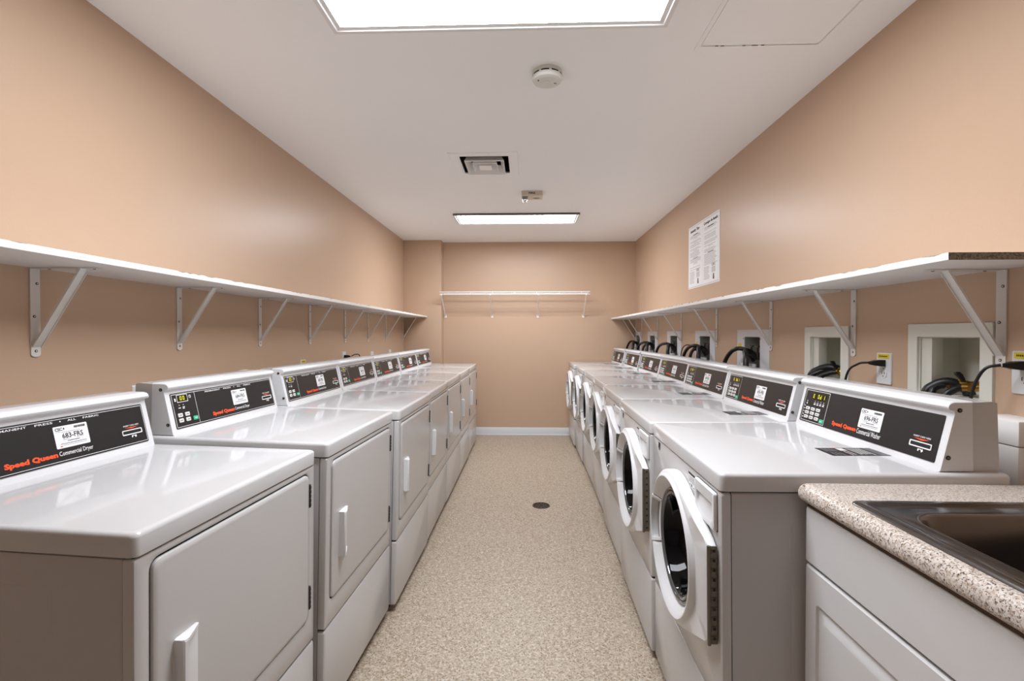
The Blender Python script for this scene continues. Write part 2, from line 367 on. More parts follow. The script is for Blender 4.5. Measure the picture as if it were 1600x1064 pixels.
def common_body(root, cavity=False):
    b = MB()
    if not cavity:
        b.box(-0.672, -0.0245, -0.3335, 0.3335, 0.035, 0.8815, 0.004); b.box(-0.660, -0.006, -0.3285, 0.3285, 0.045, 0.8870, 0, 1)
    else:     # open behind the porthole
        R1 = lambda d: rr(-0.3335+d, 0.3335-d, 0.035+d, 0.8815-d, 0.006, 3); R2 = lambda d: rr(-0.3285+d, 0.3285-d, 0.045+d, 0.8870-d, 0.004, 3); R3 = rr(-0.19, 0.21, 0.42, 0.81, 0.02, 3)
        b.loft([xl(R1(0.004), -0.672), xl(R1(0), -0.668), xl(R1(0), -0.026), xl(R1(0.004), -0.0245)], 0, True)
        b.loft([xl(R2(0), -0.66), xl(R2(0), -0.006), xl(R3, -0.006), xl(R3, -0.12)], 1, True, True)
    for sy in (-1, 1):
        L = [[(x, sy*y, z) for x, z in rr(-0.60-d, -0.17+d, 0.13-d, 0.82+d, 0.02)] for d, y in ((0.002, 0.3335), (0.0, 0.3345))]
        b.loft(L, 0, False, True)
    b.build('cabinet_body', [M_SIDE, M_DARKGAP], root)  # dark inner core paints shade into the seams between the panels
    b = MB()
    hl = [(0.0, 0.886), (0.0, 0.9205), (0.0012, 0.9245), (0.0038, 0.9278), (0.0075, 0.9295), (0.013, 0.93)]
    b.loft([zl(rr(-0.681+i, 0.0035-i, -W2+i, W2-i, 0.014, 4), z) for i, z in [(0.010, 0.8855), (0.001, 0.8855)]+[(i, z) for i, z in hl[1:]]], 0, True, True)
    b.build('top_deck', M_ENAMEL, root, angle=50)
    for (x, y) in ((-0.06, -0.28), (-0.06, 0.28), (-0.62, -0.28), (-0.62, 0.28)):
        k = MB(); k.cyl((x, y, 0.0), (x, y, 0.012), 0.02, 0.017, 14); k.cyl((x, y, 0.010), (x, y, 0.037), 0.007, n=10, m=1); k.build('leg', [M_RUBBER, M_HINGE], root)
def make_dryer():
    root = empty('dryer', (0, 0, 0)); common_body(root)
    y0, y1, z0, z1 = -0.296, 0.296, 0.412, 0.862
    b = MB(); out = lambda d: rr(-0.335+d, 0.335-d, 0.332+d, 0.8815-d, 0.006)
    hol = lambda d: rr(y0-0.0042+d, y1+0.0042-d, z0-0.0042+d, z1+0.0042-d, 0.024)
    b.loft([xl(out(0.004), -0.0225), xl(out(0.0), -0.0225), xl(out(0.0), -0.005), xl(out(0.0015), -0.0015), xl(out(0.005), 0.0), xl(hol(-0.003), 0.0), xl(hol(-0.001), -0.001), xl(hol(0.0), -0.0025)], 0); b.loft([xl(hol(0.0), -0.0025), xl(hol(0.0), -0.005)], 1)  # inner return of the hole coloured dark in place of shadow
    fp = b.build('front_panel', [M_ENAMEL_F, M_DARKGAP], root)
    g = MB(); g.add(xl(hol(-0.0005), -0.0048), [tuple(range(24))]); g.build('door_gap_shade', M_DARKGAP, fp, smooth=False)  # dark sheet behind the door, painted shade for the gap around it
    b = MB(); D = lambda d: rr(y0+d, y1-d, z0+d, z1-d, 0.02)
    b.loft([xl(D(0), -0.0045), xl(D(0), 0.0), xl(D(0.001), 0.0025), xl(D(0.004), 0.0045), xl(D(0.012), 0.005)], 0, True, True)
    door = b.build('door', M_ENAMEL_F, root)
    # D-shaped pull handle: scooped grip with a vertical lip
    b = MB(); hy, hz, hh = -0.216, 0.607, 0.075
    b.loft([xl(rr(hy-0.032-d, hy+0.034+d, hz-hh-d, hz+hh+d, 0.006, 3), x) for d, x in ((0.001, 0.0045), (0.0, 0.0062), (-0.002, 0.0068))], 0, False, True)
    lip = [(0.006, -0.032), (0.024, -0.031), (0.0275, -0.0285), (0.0275, -0.020), (0.024, -0.0175), (0.012, -0.013), (0.006, -0.004)]
    b.loft([[(x*q+0.006*(1-q), hy+y, z) for x, y in lip] for z, q in ((hz-hh, 0.86), (hz-hh+0.004, 1.0), (hz+hh-0.004, 1.0), (hz+hh, 0.86))], 0, True, True)
    for z in (hz-hh+0.001, hz+hh-0.001):
        w_ = [(0.006, -0.030), (0.0268, -0.027), (0.0268, -0.016), (0.009, 0.033), (0.006, 0.034)]; sg = 1 if z < hz else -1
        b.loft([[(x, hy+y, z+sg*t) for x, y in w_] for t in (0.0, 0.007)], 0, True, True)
    b.build('handle', M_PLAST, door)
    for z in (0.48, 0.795):
        k = MB(); k.box(0.0, 0.008, y1-0.004, y1+0.004, z-0.036, z+0.036, 0.002)
        for j in range(5): k.cyl((0.006, y1, z-0.032+0.0135*j), (0.006, y1, z-0.023+0.0135*j), 0.0042, n=8)
        k.build('hinge', M_DHINGE, door)['label'] = 'small dark hinge'
    b = MB(); b.loft([xl(rr(-0.335+d, 0.335-d, 0.035+d, 0.3265-d, 0.008), x) for d, x in ((0, -0.0225), (0, -0.006), (0.0015, -0.002), (0.005, 0.0))], 0, True, True)
    b.build('lower_panel', M_ENAMEL_F, root)
    console(root, 'dryer'); control_panel(root, 'dryer')
    return root
def make_washer():
    root = empty('washer', (0, 0, 0)); common_body(root, True)
    b = MB(); hl2 = rr(0.020-0.158, 0.020+0.158, 0.618-0.158, 0.618+0.158, 0.05)
    b.loft([xl(hl2, -0.0225)]+[xl(rr(-0.335+d, 0.335-d, 0.323+d, 0.8815-d, 0.008), x) for d, x in ((0, -0.0225), (0, -0.006), (0.0015, -0.002), (0.005, 0.0))]+[xl(hl2, 0.0), xl(hl2, -0.0225)], 0)
    b.text('SQ', -0.262, 0.0, 0.026, 0.012, m=1, bold=0.06, n=0.0, M=Matrix(((0, 0, 1, 0.0006), (1, 0, 0, 0), (0, 1, 0, 0.850), (0, 0, 0, 1))))
    b.build('front_panel', [M_ENAMEL_F, M_INK], root)
    F = Matrix(((0, 0, 1, 0.0), (1, 0, 0, 0), (0, 1, 0, 0), (0, 0, 0, 1)))   # u = y, v = z, n = x
    b = MB(F); b.rect(-0.258, -0.232, 0.861, 0.874, 0, 0.0006); b.rect(-0.256, -0.234, 0.853, 0.858, 0, 0.0006); b.rect(-0.256, -0.240, 0.846, 0.850, 0, 0.0006)
    b.build('front_emblem', M_INK, root, smooth=False)['label'] = 'small black emblem'
    # side sticker with load hints beside the dispenser
    b = MB(F); b.rect(0.086, 0.154, 0.815, 0.868, 0, 0.0004); b.rect(0.087, 0.153, 0.859, 0.866, 1, 0.0007)
    for i in range(4): b.rect(0.089, 0.150-0.004*(i % 2), 0.852-0.0045*i, 0.8535-0.0045*i, 2, 0.0007)
    b.rect(0.112, 0.120, 0.826, 0.834, 1, 0.0007); b.rect(0.098, 0.104, 0.829, 0.833, 1, 0.0007); b.rect(0.128, 0.142, 0.826, 0.828, 2, 0.0007); b.rect(0.100, 0.146, 0.819, 0.8205, 2, 0.0007)
    b.build('hint_sticker', [M_LABEL, M_INK, M_GREYINK], root, smooth=False)
    # detergent drawer with a scooped finger pocket
    def shape(d):   # rounded lower left corner
        P = []
        y0, y1, z0, z1 = 0.165+d, 0.312-d, 0.776+d, 0.872-d
        for cx, cz, r, a in ((y1-0.006, z1-0.006, 0.006, 0), (y0+0.006, z1-0.006, 0.006, 90), (y0+0.055, z0+0.035, 0.0, 180), (y1-0.006, z0+0.006, 0.006, 270)):
            if r: P += [(cx+r*math.cos(math.radians(a+15*i)), cz+r*math.sin(math.radians(a+15*i))) for i in range(7)]
            else: P += [(cx-0.055*math.cos(math.radians(15*i)), cz-0.035*math.sin(math.radians(15*i))) for i in range(7)]
        return P
    def pocket(d):
        P = []; y0, y1, z0, z1 = 0.182+d, 0.296-d, 0.793+d, 0.842-d
        for cx, cz, r, a in ((y1-0.004, z1-0.004, 0.004, 0), (y0+0.004, z1-0.004, 0.004, 90), (y0+0.04, z0+0.025, 0.0, 180), (y1-0.015, z0+0.015, 0.015, 270)):
            if r: P += [(cx+r*math.cos(math.radians(a+15*i)), cz+r*math.sin(math.radians(a+15*i))) for i in range(7)]
            else: P += [(cx-0.04*math.cos(math.radians(15*i)), cz-0.025*math.sin(math.radians(15*i))) for i in range(7)]
        return P
    b = MB(); b.loft([xl(shape(-0.002), 0.0), xl(shape(-0.002), 0.0008)], 1, False, True)
    b.loft([xl(shape(0), 0.0008), xl(shape(0), 0.007), xl(shape(0.002), 0.0095), xl(pocket(-0.002), 0.0095), xl(pocket(0), 0.0085)], 0)
    # pocket floor slopes from deep at the top to flush at the bottom
    P = pocket(0); inner = [(0.0078-0.0065*max(0.0, min(1.0, (v-0.796)/0.03)), u, v) for u, v in pocket(0.002)]
    b.loft([xl(P, 0.0085), inner], 0, False, True); b.build('detergent_drawer', [M_PLAST, M_DARKGAP], root, angle=45)
    # lower panel
    b = MB(); b.loft([xl(rr(-0.335+d, 0.335-d, 0.030+d, 0.3175-d, 0.008), x) for d, x in ((0, -0.0225), (0, -0.006), (0.0015, -0.002), (0.005, 0.0))], 0, True, True)
    b.build('lower_panel', M_ENAMEL_F, root)
    # porthole door: round on the handle side, straight on the hinge side
    cy, cz, R = 0.020, 0.618, 0.225; hy, hh = 0.312, 0.125; N = 96
    def outline(k, grow=0.0):
        """distance from the centre to the outline in direction k"""
        a = 2*PI*k/N; dx, dz = math.cos(a), math.sin(a); best = R+grow
        # tangent lines from hinge corners
        for sg in (1, -1):
            ex, ez = hy+grow-cy, sg*hh; dist = math.hypot(ex, ez); base = math.atan2(ez, ex); off = math.acos((R+grow)/dist)
            ta = base+sg*off                       # touching point angle
            aa = math.atan2(dz, dx)
            if (sg > 0 and 0 <= aa <= ta) or (sg < 0 and ta <= aa <= 0):
                nx, nz = math.cos(ta), math.sin(ta); r = (R+grow)/(dx*nx+dz*nz); rv = (hy+grow-cy)/dx if dx > 1e-6 else 9
                best = min(r, rv)
        return best
    def oloop(x, grow=0.0): return [(x(k) if callable(x) else x, cy+outline(k, grow)*math.cos(2*PI*k/N), cz+outline(k, grow)*math.sin(2*PI*k/N)) for k in range(N)]
    def cloop(r, x): return [(x(k) if callable(x) else x, cy+r*math.cos(2*PI*k/N), cz+r*math.sin(2*PI*k/N)) for k in range(N)]
    th = lambda base: (lambda k: base-0.012*max(0.0, math.cos(2*PI*k/N))*min(1.0, max(0.0, (outline(k)-R)/0.08)))
    b = MB(); pm = lambda k: 1.0 if abs(k-(N//2-1)) <= 6 else 0.0
    def vloop(r, x, r2, x2): return [(x+(x2-x)*pm(k), cy+(r+(r2-r)*pm(k))*math.cos(2*PI*k/N), cz+(r+(r2-r)*pm(k))*math.sin(2*PI*k/N)) for k in range(N)]
    b.loft([oloop(0.002, -0.006), oloop(0.004, 0.0), oloop(th(0.030), 0.0), oloop(th(0.0345), -0.002), oloop(th(0.037), -0.006), cloop(0.212, th(0.0395)), cloop(0.208, 0.0455), cloop(0.2045, 0.047),
            vloop(0.2000, 0.0455, 0.2020, 0.0470), vloop(0.190, 0.036, 0.2000, 0.022), vloop(0.180, 0.027, 0.183, 0.010), vloop(0.174, 0.021, 0.1805, 0.026), cloop(0.168, 0.016), cloop(0.150, 0.012)], 0)
    door = b.build('door', M_PLAST, root, angle=40)
    g = MB(); prof = [(0.1700, 0.014), (0.1690, 0.021), (0.1660, 0.024), (0.1620, 0.0245), (0.1590, 0.021), (0.1580, 0.018), (0.1560, 0.022), (0.1520, 0.0235), (0.1480, 0.0215), (0.1465, 0.017)]
    g.loft([cloop(r, x) for r, x in prof], 0); g.build('glass_rim', M_GLASSRIM, door)
    g = MB(); g.loft([cloop(r, x) for r, x in ((0.1470, 0.010), (0.1462, 0.018), (0.1435, 0.0195), (0.1400, 0.014), (0.135, -0.006), (0.128, -0.030), (0.115, -0.050), (0.09, -0.062), (0.05, -0.068), (0.004, -0.070))], 0, False, True)
    g.build('door_glass', M_GLASS, door, angle=80)
    # grip: vertical pocket, its shade painted as a grey floor, with raised frame, on the ring opposite the hinge
    g = MB(); A = [2*PI*(N//2-1-6)/N+0.02+(2*PI*12/N-0.04)*i/14 for i in range(15)]
    arc = lambda r, x: [(x, cy+r*math.cos(a), cz+r*math.sin(a)) for a in A]
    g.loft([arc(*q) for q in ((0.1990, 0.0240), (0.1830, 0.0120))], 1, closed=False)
    g.loft([arc(*q) for q in ((0.2075, 0.0465), (0.2060, 0.0490), (0.2010, 0.0490), (0.2005, 0.0440))], 0, closed=False)
    for k, sg in ((0, 1), (-1, -1)):
        pr = [(0.2060, 0.0400), (0.2060, 0.0485), (0.2010, 0.0490), (0.1780, 0.0300), (0.1740, 0.0250), (0.1740, 0.014)]
        g.loft([[(x, cy+r*math.cos(A[k]+q), cz+r*math.sin(A[k]+q)) for r, x in pr] for q in (0, -sg*0.05)], 0, True, True)
    g.build('handle', [M_PLAST, M_POCKET_SHADE], door)
    g = MB(); g.box(0.003, 0.028, hy-0.001, hy+0.0045, cz-hh+0.002, cz+hh-0.002, 0.0012)
    for j in range(10):
        z = cz-hh+0.012+0.0245*j; g.box(0.006, 0.018, hy+0.0043, hy+0.0062, z-0.001, z+0.011, 0.0008)
    g.cyl((0.024, hy+0.004, cz-hh), (0.024, hy+0.004, cz+hh), 0.0042, n=10)
    for j in range(10):
        z = cz-hh+0.006+0.0245*j; g.box(0.0085, 0.0150, hy+0.0060, hy+0.0066, z+0.008, z+0.0155, 0, 1)
    g.build('hinge', [M_HINGE, M_DARKGAP], door)['label'] = 'long steel piano hinge'
    console(root, 'washer'); control_panel(root, 'washer')
    # black caution label on the deck
    b = MB(Matrix(((0, -1, 0, -0.365), (1, 0, 0, 0.173), (0, 0, 1, DT+0.0002), (0, 0, 0, 1))))
    return root
def caution_label(root):
    # u runs along the viewer's right, v runs back from the aisle
    M = Matrix(((0, -1, 0, -0.370), (1, 0, 0, 0.075), (0, 0, 1, DT), (0, 0, 0, 1)))
    b = MB(M); b.loft([zl(rr(0, 0.09, 0, 0.160, 0.003, 3), z) for z in (0.0, 0.0004)], 0, False, True); n = 0.0007; rnd = random.Random(3)
    for j in range(4): b.rect(0.006+0.002*j, 0.042, 0.012+0.009*j, 0.016+0.009*j, 2, n)
    for j in range(3): b.rect(0.052, 0.084, 0.014+0.011*j, 0.018+0.011*j, 2, n)
    b.rect(0.006, 0.034, 0.055, 0.075, 1, n); b.rect(0.040, 0.084, 0.058, 0.061, 1, n); b.rect(0.040, 0.080, 0.068, 0.071, 1, n)
    for j in range(6): b.rect(0.006, 0.084-rnd.uniform(0, 0.02), 0.084+0.007*j, 0.0865+0.007*j, 1, n)
    b.rect(0.004, 0.086, 0.132, 0.156, 2, n)
    for j in range(3): b.rect(0.008, 0.080, 0.136+0.006*j, 0.138+0.006*j, 0, n+0.0003)
    b.build('caution_label', [M_BLACKP, M_KEY, M_GREYINK], root, smooth=False)['label'] = 'black printed caution label'

DRY = [ # y0, y1, front x at middle, yaw, tilt, dz
    (0.818, 1.450, -0.682, -0.068, 0.010, -0.013), (1.470, 2.104, -0.618, -0.042, 0.022, 0.0), (2.126, 2.785, -0.577, -0.014, 0.024, 0.0),
    (2.796, 3.455, -0.582, 0.0, 0.020, 0.0), (3.462, 4.155, -0.588, 0.0, 0.010, 0.0), (4.160, 4.845, -0.592, 0.0, 0.006, 0.0), (4.852, 5.550, -0.599, 0.0, 0.004, 0.0)]
ORD = ['nearest', 'second', 'third', 'fourth', 'fifth', 'sixth', 'farthest']
WASH = [(1.172, 1.847, 0.4815, -0.018, 0.012), (1.853, 2.508, 0.4840, -0.014, 0.008), (2.514, 3.204, 0.505, -0.014, 0.006), (3.210, 3.903, 0.530, -0.008, 0.006),
        (3.910, 4.600, 0.541, 0.0, 0.0), (4.605, 5.272, 0.535, 0.0, 0.0), (5.278, 5.945, 0.520, 0.0, 0.0)]
dlab = ['white dryer numbered 683, nearest to the camera, turned slightly, its near grey side showing',
        'white dryer numbered 684, second from the camera in the left row',
        'white dryer in the left row standing third from the camera, right after number 684',
        'white dryer in the middle of the left row, fourth of seven',
        'white dryer in the left row, third from the pillar end',
        'white dryer in the left row, second from the pillar end',
        'white dryer at the far end of the left row beside the tan pillar']
wlab = ['white front-loading washer numbered 696, nearest, beside the speckled sink counter, long steel hinge showing',
        'white front-loading washer standing right behind number 696 in the right row',
        'white front-loading washer in the right row, third from the sink counter',
        'white front-loading washer in the middle of the right row, fourth of seven',
        'white front-loading washer in the right row, third from the back wall',
        'white front-loading washer in the right row, second from the back wall',
        'white front-loading washer at the far end of the right row against the back wall']
proto_d = make_dryer(); proto_w = make_washer(); caution_label(proto_w)
def child(root, nm): return [c for c in root.children if c.name.split('.')[0] == nm][0]
for i in range(6, -1, -1):
    y0, y1, fx, yaw, tilt, dz = DRY[i]
    r = proto_d if i == 0 else copy_tree(proto_d)
    r.location = (fx-0.93*math.sin(tilt), (y0+y1)/2, 0); r.rotation_euler = (0, tilt, yaw); r.scale = (1, (y1-y0)/(2*W2), (0.93+dz)/0.93)
    tag(r, dlab[i], 'dryer', 'row of seven dryers along the left wall'); 
    sticker(child(r, 'control_panel'), 683+i, 'dryer')
for i in range(6, -1, -1):
    y0, y1, fx, yaw, tilt = WASH[i]
    r = proto_w if i == 0 else copy_tree(proto_w)
    r.location = (fx+0.93*math.sin(tilt), (y0+y1)/2, 0); r.rotation_euler = (0, tilt, PI+yaw); r.scale = (1, (y1-y0)/(2*W2), 1.003)
    tag(r, wlab[i], 'washing machine', 'row of seven washers along the right wall')
    sticker(child(r, 'control_panel'), 696-i, 'washer')

# ---------------------------------------------------------------- wall shelves on steel brackets
def board(name, x0, x1, y0, y1, z0, front, label, raw=None, seed=1):
    rnd = random.Random(seed); b = MB(); th = 0.0185
    # cross-section swept along y, the upper front arris chipped here and there
    sg = 1 if front == 'hi' else -1; xf, xb = (x1, x0) if sg > 0 else (x0, x1)
    n = int((y1-y0)/0.02); L = []
    for i in range(n+1):
        y = y0+(y1-y0)*i/n; c = rnd.uniform(0.0015, 0.0045) if rnd.random() < 0.16 and 0 < i < n else 0.0006
        L.append([(xb, y, z0), (xf-sg*0.0008, y, z0), (xf, y, z0+0.0008), (xf, y, z0+th-c), (xf-sg*c, y, z0+th), (xb, y, z0+th)])
    n6 = 6
    vs = [p for l in L for p in l]; fs = []; ms = []
    for k in range(n):
        chip = abs(L[k][3][2]-(z0+th)) > 0.001 or abs(L[k+1][3][2]-(z0+th)) > 0.001
        for i in range(6):
            j = (i+1) % 6; f = (k*6+i, k*6+j, (k+1)*6+j, (k+1)*6+i)
            b.add([vs[q] for q in f], [(0, 1, 2, 3)], 1 if (i == 3 and chip) else 0)
    b.add(L[0], [tuple(range(6))], 1 if raw == 'near' else 0); b.add(L[-1], [tuple(reversed(range(6)))], 0)
    o = b.build('shelf_board', [M_SHELF, M_PBOARD], smooth=False)
    return tag(o, label, 'shelf')
SL, SRZ = 1.4795, 1.458
board('s', XL, -1.232, 0.45, 3.262, SL, 'hi', 'long white shelf board on the left wall, near half above the first dryers', seed=3)
board('s', XL, -1.232, 3.264, 5.797, SL, 'hi', 'white shelf board on the left wall, far half ending at the pillar', seed=5)
board('s', 1.038, XR, 1.205, 3.418, SRZ, 'lo', 'white shelf board on the right wall with a raw grey end and chipped edge', 'near', seed=8)
board('s', 1.046, XR, 3.420, YB-0.002, SRZ, 'lo', 'white shelf board on the right wall, far half reaching the back wall', seed=9)
def make_bracket():
    # local: wall at x = 0, shelf towards +x, shelf underside at z = 0
    r = empty('shelf_bracket', (0, 0, 0))
    w = 0.0145
    def strip(P, q0, q1, rounded):       # flat strip between two points (x,z), thickness t, width 2w, rounded far end
        b = MB(); p0 = Vector((q0[0], 0, q0[1])); p1 = Vector((q1[0], 0, q1[1])); d = (p1-p0).normalized(); nrm = Vector((d.z, 0, -d.x))
        pts = [(p0, -w), (p0, w)]; C = [p0+Vector((0, -w, 0)), p1-d*w*0.6*rounded+Vector((0, -w, 0))]
        if rounded: C += [p1-d*w*0.6+d*w*0.6*math.cos(a)+Vector((0, w*math.sin(a), 0)) for a in (-1.2, -0.8, -0.4, 0, 0.4, 0.8, 1.2)]
        C += [p1-d*w*0.6*rounded+Vector((0, w, 0)), p0+Vector((0, w, 0))]
        b.loft([[tuple(c) for c in C], [tuple(c+nrm*P) for c in C]], 0, True, True); return b
    b = strip(-0.0035, (0.0005, 0.0), (0.0005, -0.275), 1)
    for z, dy in ((-0.048, 0.005), (-0.150, -0.004), (-0.257, 0.0)):
        b.cyl((0.004, dy, z), (0.0052, dy, z), 0.0042, n=10, m=1); b.cyl((0.0052, dy, z), (0.0056, dy, z), 0.0022, n=8, m=0)
    b.build('wall_leg', [M_BRACKET, M_DARKGAP], r)
    b = strip(0.0035, (0.0, -0.0005), (0.213, -0.0005), 1)
    for x in (0.05, 0.193): b.cyl((x, 0, -0.004), (x, 0, -0.0052), 0.004, n=10, m=1)
    b.build('shelf_leg', [M_BRACKET, M_DARKGAP], r)
    b = MB(); p0 = Vector((0.004, 0, -0.243)); p1 = Vector((0.158, 0, -0.003)); ww = 0.0145
    # shallow channel brace
    d = (p1-p0).normalized(); nr = Vector((d.z, 0, -d.x)); prof = [(-ww, 0.0), (-ww, 0.0055), (-ww+0.0015, 0.0055), (-ww+0.0015, 0.0015), (ww-0.0015, 0.0015), (ww-0.0015, 0.0055), (ww, 0.0055), (ww, 0.0)]
    b.loft([[tuple(p+Vector((0, y, 0))-nr*t*-1) for y, t in prof] for p in (p0, p1)], 0, True, True)
    b.build('brace', M_BRACKET, r); return r
brp = make_bracket(); first = True
bl = ['white steel shelf bracket on the left wall above the first dryer, nearest', 'white steel shelf bracket above the joint of the first two dryers', 'third white steel bracket along the left shelf from the camera', 'fourth white steel bracket along the left shelf from the camera',
      'fifth white steel bracket along the left shelf, just past the board joint', 'sixth white steel bracket along the left shelf, third from the pillar', 'white steel bracket under the left shelf, second from the pillar', 'white steel bracket at the far end of the left shelf against the pillar']
for k, y in enumerate((1.418, 2.026, 2.653, 3.273, 3.914, 4.487, 5.062, 5.770)):
    r = brp if first else copy_tree(brp); first = False
    r.location = (XL, y, SL); tag(r, bl[k], 'shelf bracket', 'brackets under the left shelf')
br = ['white steel bracket under the raw end of the right shelf, beside the nearest laundry box', 'white steel bracket under the right shelf, second from its raw near end', 'third white steel bracket along the right shelf from the camera', 'fourth white steel bracket along the right shelf, under the board joint',
      'fifth white steel bracket along the right shelf from the camera', 'sixth white steel bracket along the right shelf, third from the back wall', 'white steel bracket under the right shelf, second from the back wall', 'white steel bracket under the right shelf in the back corner']
for k, y in enumerate((1.387, 1.996, 2.658, 3.409, 4.177, 4.927, 5.60, 5.925)):
    r = copy_tree(brp); r.location = (XR, y, SRZ); r.rotation_euler = (0, 0, PI); tag(r, br[k], 'shelf bracket', 'brackets under the right shelf')

# ---------------------------------------------------------------- laundry supply boxes in the right wall, valves, hoses
def laundry_box(i):
    y0, y1, h0, h1, z0, z1 = BOXES[i]; wood = i < 2
    yc = (h0+h1)/2
    names = ['white wooden framed laundry supply recess nearest the camera, with brass valves', 'white wooden framed laundry supply recess second from the camera', 'white plastic laundry supply plate with a tall dark opening, nearest of the plastic ones',
             'white plastic laundry supply plate with yellow sticker, second of the plastic ones', 'white plastic laundry supply plate, middle of the five plastic ones', 'white plastic laundry supply plate, second from the back wall', 'white plastic laundry supply plate in the back corner']
    r = empty('laundry_box', (XR, yc, z0), label=names[i], cat='laundry box', group='laundry supply boxes in the right wall')
    T = Matrix.Translation((-XR, -yc, -z0)); m = M_BOXW if wood else M_BOXP
    t = 0.009 if wood else 0.004; ztop = 1.309 if wood else 1.302; zbot = 1.02
    P = lambda d: rr(y0+d, y1-d, zbot+d, ztop-d, 0.003, 2); Q = lambda d: rr(h0-d, h1+d, z0-d, z1+d, 0.002, 2)
    b = MB(T); b.loft([xl(P(0), XR), xl(P(0), XR-t+0.001), xl(P(0.001), XR-t), xl(Q(0.001), XR-t), xl(Q(0), XR-t+0.001), xl(Q(0), XR+0.002)], 0)
    b.build('frame', m, r)
    b = MB(T); dp = 0.135 if wood else 0.09; W = 0.003
    b.box(XR+dp-W, XR+dp, h0, h1, z0, z1, 0, 1); b.box(XR, XR+dp, h0, h0+W, z0, z1); b.box(XR, XR+dp, h1-W, h1, z0, z1); b.box(XR, XR+dp, h0+W, h1-W, z0, z0+W); b.box(XR, XR+dp, h0+W, h1-W, z1-W, z1)
    b.build('recess', [m if wood else M_BOXG, m if wood else M_BOXG], r, smooth=False)
    if wood:
        b = MB(T); b.box(XR+0.004, XR+0.040, h1-0.045, h1-0.004, z0+0.003, z1-0.003, 0.001); b.build('side_stile', m, r)
        for q, (yy, sp) in enumerate(((yc+0.013, 0), (yc-0.062, 1))):
            v = MB(T); zc = 1.112-0.004*q
            v.cyl((XR+0.012, yy+0.028, zc), (XR+0.055, yy-0.020, zc+0.004), 0.0115, n=14); v.cyl((XR+0.022, yy+0.018, zc+0.001), (XR+0.028, yy+0.011, zc+0.001), 0.0150, n=6)
            v.cyl((XR+0.055, yy-0.020, zc+0.004), (XR+0.131, yy-0.026, zc+0.004), 0.0095, n=12); v.cyl((XR+0.040, yy-0.004, zc+0.002), (XR+0.043, yy-0.008, zc+0.022), 0.006, n=10)
            o = v.build('valve', M_BRASS, r); o['label'] = 'brass hose valve'
        v = MB(T); yy = yc-0.020; v.loft([[(XR+0.020+a, yy+c, z) for a, c in ((-s, -s*0.6), (s, -s*0.6), (s, s*0.6), (-s, s*0.6))] for s, z, yy in ((0.004, 1.125, yy-0.012), (0.0065, 1.136, yy-0.004), (0.009, 1.148, yy+0.008), (0.007, 1.155, yy+0.013))], 0, True, True)
        v.build('valve_lever', M_BLACKP, r)
    else:
        for s in (-1, 1):
            v = MB(T); v.cyl((XR+0.012, yc+s*0.04, 1.165), (XR+0.012, yc+s*0.04, 1.122), 0.012, n=12); v.cyl((XR+0.012, yc+s*0.04, 1.165), (XR+0.012, yc+s*0.04, 1.195), 0.006, n=10)
            v.tube([(XR+0.012, yc+s*0.04+0.02, 1.205), (XR+0.012, yc+s*0.04, 1.197), (XR+0.012, yc+s*0.04-0.02, 1.203)], 0.005, 8); v.build('valve', M_DRAIN, r)
        v = MB(T)
        for dy in (-0.075, -0.04, 0.04): v.cyl((XR-0.035, yc+dy, 1.02), (XR-0.035, yc+dy, 1.095), 0.017, n=14); v.cyl((XR-0.035, yc+dy, 1.082), (XR-0.035, yc+dy, 1.100), 0.020, n=14)
        v.build('pipe_caps', M_BOXP, r)
        v = MB(T)
        for yy in (h0-0.004, h1+0.008): v.cyl((XR-t, yy, z1-0.012), (XR-t-0.002, yy, z1-0.012), 0.004, n=8)
        v.build('screws', M_HINGE, r)
        if i in (2, 3):
            v = MB(T); v.box(XR-t-0.0008, XR-t, y1-0.062, y1-0.018, 1.190, 1.217, 0); v.build('sticker', M_YELLOW, r)['label'] = 'small yellow sticker'
    return r
for i in range(7): laundry_box(i)
def hose(name, pts, r, label, cat, group=None, rib=0.0, sm=6, mat_=None):
    p0 = Vector(pts[0]); b = MB(Matrix.Translation(-p0)); b.tube(pts, r, 12, 0, sm, rib=rib); o = b.build(name, mat_ or M_RUBBER); o.location = p0
    return tag(o, label, cat, group)
G = 'black hoses hanging from the laundry boxes'
hose('drain_hose', [(1.322, 1.622, 0.95), (1.328, 1.620, 1.070), (1.345, 1.610, 1.103), (1.370, 1.585, 1.118), (1.398, 1.556, 1.102), (1.402, 1.545, 1.080)], 0.016, 'thick black drain hose bent into the nearest laundry recess', 'hose', G)
hose('water_hose', [(1.357, 1.584, 1.108), (1.340, 1.594, 1.102), (1.322, 1.592, 1.075), (1.300, 1.585, 0.96)], 0.0095, 'black water hose on the left brass valve of the nearest laundry recess', 'hose', G)
hose('water_hose', [(1.357, 1.522, 1.108), (1.340, 1.530, 1.100), (1.318, 1.540, 1.07), (1.300, 1.550, 0.95)], 0.0105, 'black water hose on the right brass valve of the nearest laundry recess', 'hose', G)
hose('drain_hose', [(1.315, 2.262, 0.95), (1.322, 2.250, 1.075), (1.342, 2.228, 1.108), (1.370, 2.190, 1.124), (1.398, 2.150, 1.112), (1.402, 2.14, 1.085)], 0.018, 'thick black drain hose bent into the second laundry recess', 'hose', G)
hose('water_hose', [(1.357, 2.202, 1.110), (1.335, 2.215, 1.100), (1.310, 2.232, 1.07), (1.295, 2.240, 0.95)], 0.0105, 'black water hose on the left valve of the second laundry recess', 'hose', G)
hose('water_hose', [(1.357, 2.125, 1.108), (1.335, 2.145, 1.100), (1.310, 2.170, 1.07), (1.295, 2.180, 0.95)], 0.0105, 'black water hose on the right valve of the second laundry recess', 'hose', G)
